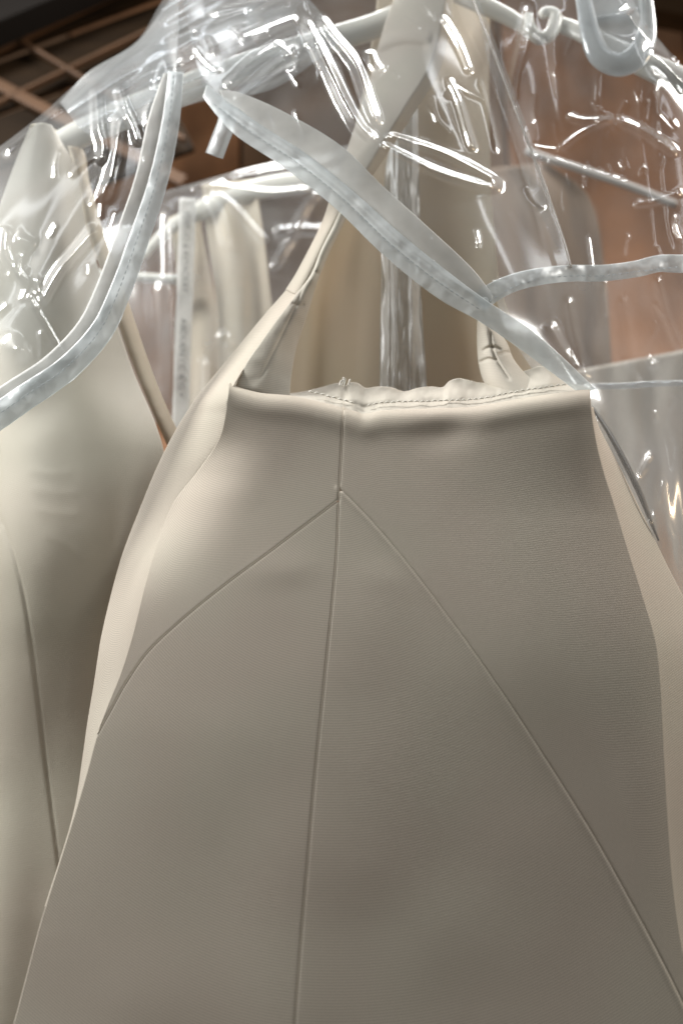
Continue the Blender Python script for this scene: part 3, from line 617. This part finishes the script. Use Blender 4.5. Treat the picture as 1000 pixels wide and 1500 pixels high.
# bound hem and the grey mesh tape above it
hb_lo = [(297, 142, .588), (320, 172, .582), (345, 198, .577), (420, 248, .567), (490, 304, .559), (560, 372, .553), (640, 436, .550), (704, 472, .551), (760, 510, .556), (800, 540, .562), (850, 578, .575)]
hb_hi = [(303, 124, .588), (335, 148, .582), (378, 180, .575), (450, 226, .566), (522, 284, .558), (584, 340, .552), (648, 392, .549), (712, 440, .550), (776, 482, .556), (820, 520, .562), (872, 570, .575)]
G = ribbon(hb_hi, hb_lo, 320, 34, 0.0009)[::-1]; X, Y = G[..., 0], G[..., 1]
midl = [(310, 150), (370, 195), (440, 242), (505, 294), (570, 356), (640, 412), (705, 455)]
G[..., 2] += 0.0012 * ridge(X, Y, midl, 2.4, 1, 0.1) - 0.0010 * ridge(X, Y, [(x + 9, y - 10) for x, y in midl], 4, 1, 0.1)
G[..., 2] += 0.0007 * fbm(X + Y, (X - Y) * 0.6, 40, 2, 101) + 0.00015 * fbm(X + Y, X - Y, 14, 2, 102)
bf_ = sheet('hem_binding', G, BIND, fc, 0.0007)
tp_hi = [(322, 132, .585), (352, 136, .580), (420, 166, .572), (500, 214, .563), (560, 272, .557), (624, 330, .552), (690, 392, .551), (722, 432, .552)]
tp_lo = [(330, 150, .583), (372, 182, .577), (448, 228, .568), (520, 286, .560), (582, 342, .554), (640, 392, .551), (690, 432, .551), (718, 448, .552)]
sheet('mesh_tape', ribbon(tp_hi, tp_lo, 220, 20, 0.0015)[::-1], GAUZE, fc, 0.0006)
def stitches(name, path, step, ln, lift, mat, parent):
    q = crom(path, 400); d = np.concatenate([[0], np.cumsum(np.linalg.norm(np.diff(q[:, :2], axis=0), axis=1))])
    V = []; Fc = []; k = 0
    for s0 in np.arange(4, d[-1] - ln, step):
        ab = [np.array([np.interp(t, d, q[:, j]) for j in range(3)]) for t in (s0, s0 + ln / 2, s0 + ln)]
        for t, c in enumerate(ab):
            w_ = P(c[0], c[1], c[2] - lift - (0.0002 if t == 1 else 0))
            for th in np.linspace(0, 2*np.pi, 5, endpoint=False):
                V.append(w_ + np.array([math.cos(th), 0.3 * math.sin(th), math.sin(th)]) * (0.00042 if t == 1 else 0.0002))
        for t in range(2):
            for j in range(5): Fc.append([k + t*5 + j, k + t*5 + (j+1) % 5, k + (t+1)*5 + (j+1) % 5, k + (t+1)*5 + j])
        k += 15
    o = mesh_obj(name, V, Fc, mat, parent); o['kind'] = 'stuff'; return o
GREYTH = plain('grey_thread', (0.30, 0.33, 0.35), rough=0.8)
# loose tape end hanging from the start of the hem
sheet('loose_tape_end', strip([(340, 145, .590), (332, 180, .592), (322, 206, .593), (314, 228, .594)], 27, 60, 10, 0.003, 0.002, 111), BIND, fc, 0.0006)
# second binding running right from the joint
hr_ = [(700, 446, .552, 30), (722, 428, .553, 28), (752, 414, .556, 26), (790, 405, .562, 25), (836, 400, .570, 24), (880, 400, .574, 24), (930, 394, .576, 24), (965, 386, .576, 25), (1000, 386, .576, 26), (1050, 386, .576, 26)]
bs_ = sheet('side_hem_binding', strip(hr_, 26, 300, 20, 0.0012, 0.0038, 121), BIND, fc, 0.0006)
stitches('hem_stitching', [(x, y, d) for (x, y), d in zip(midl, (.581, .572, .563, .556, .5505, .5475, .5485))], 9, 6, 0.0012, GREYTH, bf_)
stitches('hem_stitching', [(x - 3, y, d) for x, y, d, _ in hc], 9, 6, 0.0022, GREYTH, bl_)
stitches('hem_stitching', [(x, y + 4, d) for x, y, d, _ in [(712, 440, .5525, 0), (752, 416, .556, 0), (790, 405, .562, 0), (836, 400, .570, 0), (880, 400, .574, 0), (930, 394, .576, 0), (1000, 386, .576, 0)]], 9, 6, 0.0025, GREYTH, bs_)
# clear strip hanging down inside the neckline
rows = [[(592, 100, .66), (602, 96, .66), (612, 100, .66)], [(572, 200, .662), (592, 200, .658), (612, 200, .662)], [(560, 300, .664), (588, 300, .656), (614, 300, .664)], [(558, 420, .664), (588, 420, .655), (616, 420, .664)], [(556, 520, .664), (590, 520, .655), (622, 520, .664)], [(556, 640, .664), (592, 640, .655), (630, 640, .664)]]
G = net(rows, 150, 60); X, Y = G[..., 0], G[..., 1]
for x0 in (566, 574, 600): G[..., 2] -= ridge(X, Y, [(x0, 330), (x0 + 3, 450), (x0 + 2, 620)], 3.5, .004)
G[..., 2] += 0.003 * fbm(X, Y * 0.15, 14, 3, 131)
sheet('hanging_strip', G, vinyl('milky_strip', haze=0.5, rough=0.3, refl=0.4, bump=0.1, streak=(3, 3, 0.4), milk=(0.66, 0.68, 0.69), tint=(0.88, 0.9, 0.92)), fc, 0.0)

# right cover
rv = thing('right_cover', 'clear vinyl cover with vertical folds over hanger on the right', 'garment cover', P(880, 395, .60))
rows = [[(690, -80, .66), (760, -80, .64), (830, -80, .61), (880, -80, .60), (900, -80, .62)],
        [(700, 20, .65), (770, 20, .63), (850, 20, .60), (920, 20, .598), (936, 20, .62)],
        [(715, 90, .645), (780, 95, .62), (860, 95, .602), (940, 95, .602), (1000, 98, .625)],
        [(740, 180, .635), (800, 190, .615), (880, 195, .605), (970, 195, .605), (1080, 195, .62)],
        [(780, 290, .62), (830, 295, .608), (900, 295, .600), (980, 295, .60), (1080, 295, .61)],
        [(830, 392, .60), (870, 398, .595), (920, 394, .592), (985, 384, .592), (1080, 386, .60)]]
G = net(rows, 260, 260); X, Y = G[..., 0], G[..., 1]
for pts, wp, A in [([(828, 168), (850, 176), (880, 176), (900, 174)], 5, .008), ([(900, 174), (930, 186), (960, 204), (992, 228)], 6, .009), ([(778, 214), (800, 218), (818, 220)], 4, .006), ([(818, 220), (845, 198), (880, 180), (900, 174)], 4, .007), ([(800, 230), (840, 244), (880, 256), (920, 268)], 5, .005),
                   ([(776, 0), (764, 60), (752, 110), (746, 160)], 6, .008), ([(816, 10), (812, 60), (820, 150), (830, 200)], 9, .002), ([(872, 90), (876, 160), (874, 260), (880, 380)], 5, .0009), ([(936, 100), (938, 200), (950, 300), (960, 390)], 4, .0010), ([(958, 110), (962, 220), (972, 320), (985, 380)], 5, .001), 
                   ([(905, 20), (930, 12), (950, 40)], 6, .008), ([(945, 78), (965, 86), (990, 110), (1010, 130)], 7, .009), ([(950, 20), (980, 70), (1000, 98)], 5, .004), ([(1000, 280), (960, 295), (925, 300)], 5, .004)]:
    G[..., 2] -= ridge(X, Y, pts, wp, A, sharp=(wp <= 4))
G[..., 2] += 0.003 * fbm(X, Y * 0.2, 80, 2, 141); G[..., 2] -= crinkle(X, Y, 34, (720, 40, 1000, 390), (0.12, 1.0), 142)
sheet('film', G, FILM_MID if False else FILM, rv, 0.0)
# lower rear flap of that cover with a welded line
rows = [[(720, 410, .64), (790, 410, .66), (870, 405, .67), (950, 400, .67), (1080, 396, .67)],
        [(740, 480, .64), (810, 480, .665), (880, 480, .675), (955, 480, .68), (1080, 480, .68)],
        [(790, 560, .63), (840, 560, .665), (900, 560, .68), (960, 560, .685), (1080, 560, .685)],
        [(830, 650, .62), (900, 655, .66), (940, 655, .68), (985, 655, .69), (1080, 655, .69)],
        [(860, 760, .62), (960, 800, .64), (985, 800, .67), (1010, 800, .69), (1080, 800, .69)],
        [(900, 900, .63), (1000, 900, .65), (1020, 900, .68), (1040, 900, .69), (1100, 900, .70)]]
G = net(rows, 240, 200); X, Y = G[..., 0], G[..., 1]
for pts, wp, A in [([(830, 430), (840, 490), (862, 560)], 6, .007), ([(800, 470), (830, 520), (858, 562)], 8, .006), ([(960, 400), (975, 460), (1000, 520)], 6, .007), ([(945, 520), (955, 535), (962, 528)], 5, .006), ([(985, 640), (990, 760), (1000, 900)], 7, .003), ([(910, 430), (918, 480), (926, 540)], 8, .005), ([(955, 600), (962, 620)], 5, .005)]:
    G[..., 2] -= 0.5 * ridge(X, Y, pts, wp, A, sharp=(wp <= 4))
G[..., 2] += 0.003 * fbm(X, Y * 0.2, 80, 2, 151); G[..., 2] -= crinkle(X, Y, 26, (800, 410, 1000, 860), (0.15, 1.0), 152)
sheet('rear_flap', G, FILM_BACK, rv, 0.0)
sheet('flap_edge', strip([(866, 596, .618, 5), (884, 622, .616, 7), (910, 668, .614, 9), (936, 722, .614, 9), (952, 762, .616, 6), (964, 792, .62, 3)], 8, 90, 6, 0.002), vinyl('grey_vinyl_edge', haze=0.35, rough=0.4, refl=0.15, tint=(0.7, 0.7, 0.7), milk=(0.35, 0.35, 0.35)), rv, 0.0005)
sheet('weld_line', strip([(866, 566, .660, 9), (910, 565, .660, 9), (960, 562, .662, 9), (1060, 560, .662, 9)], 9, 120, 8, 0.001, 0.002, 161), FILM_BACK, rv, 0.0004)

for o in sc.objects:
    if o.parent is None and 'category' in o:
        g = {'dress': 'dresses hanging on the rail', 'hanger': 'plastic hangers', 'garment cover': 'clear vinyl garment covers'}.get(o['category'])
        if g: o['group'] = g
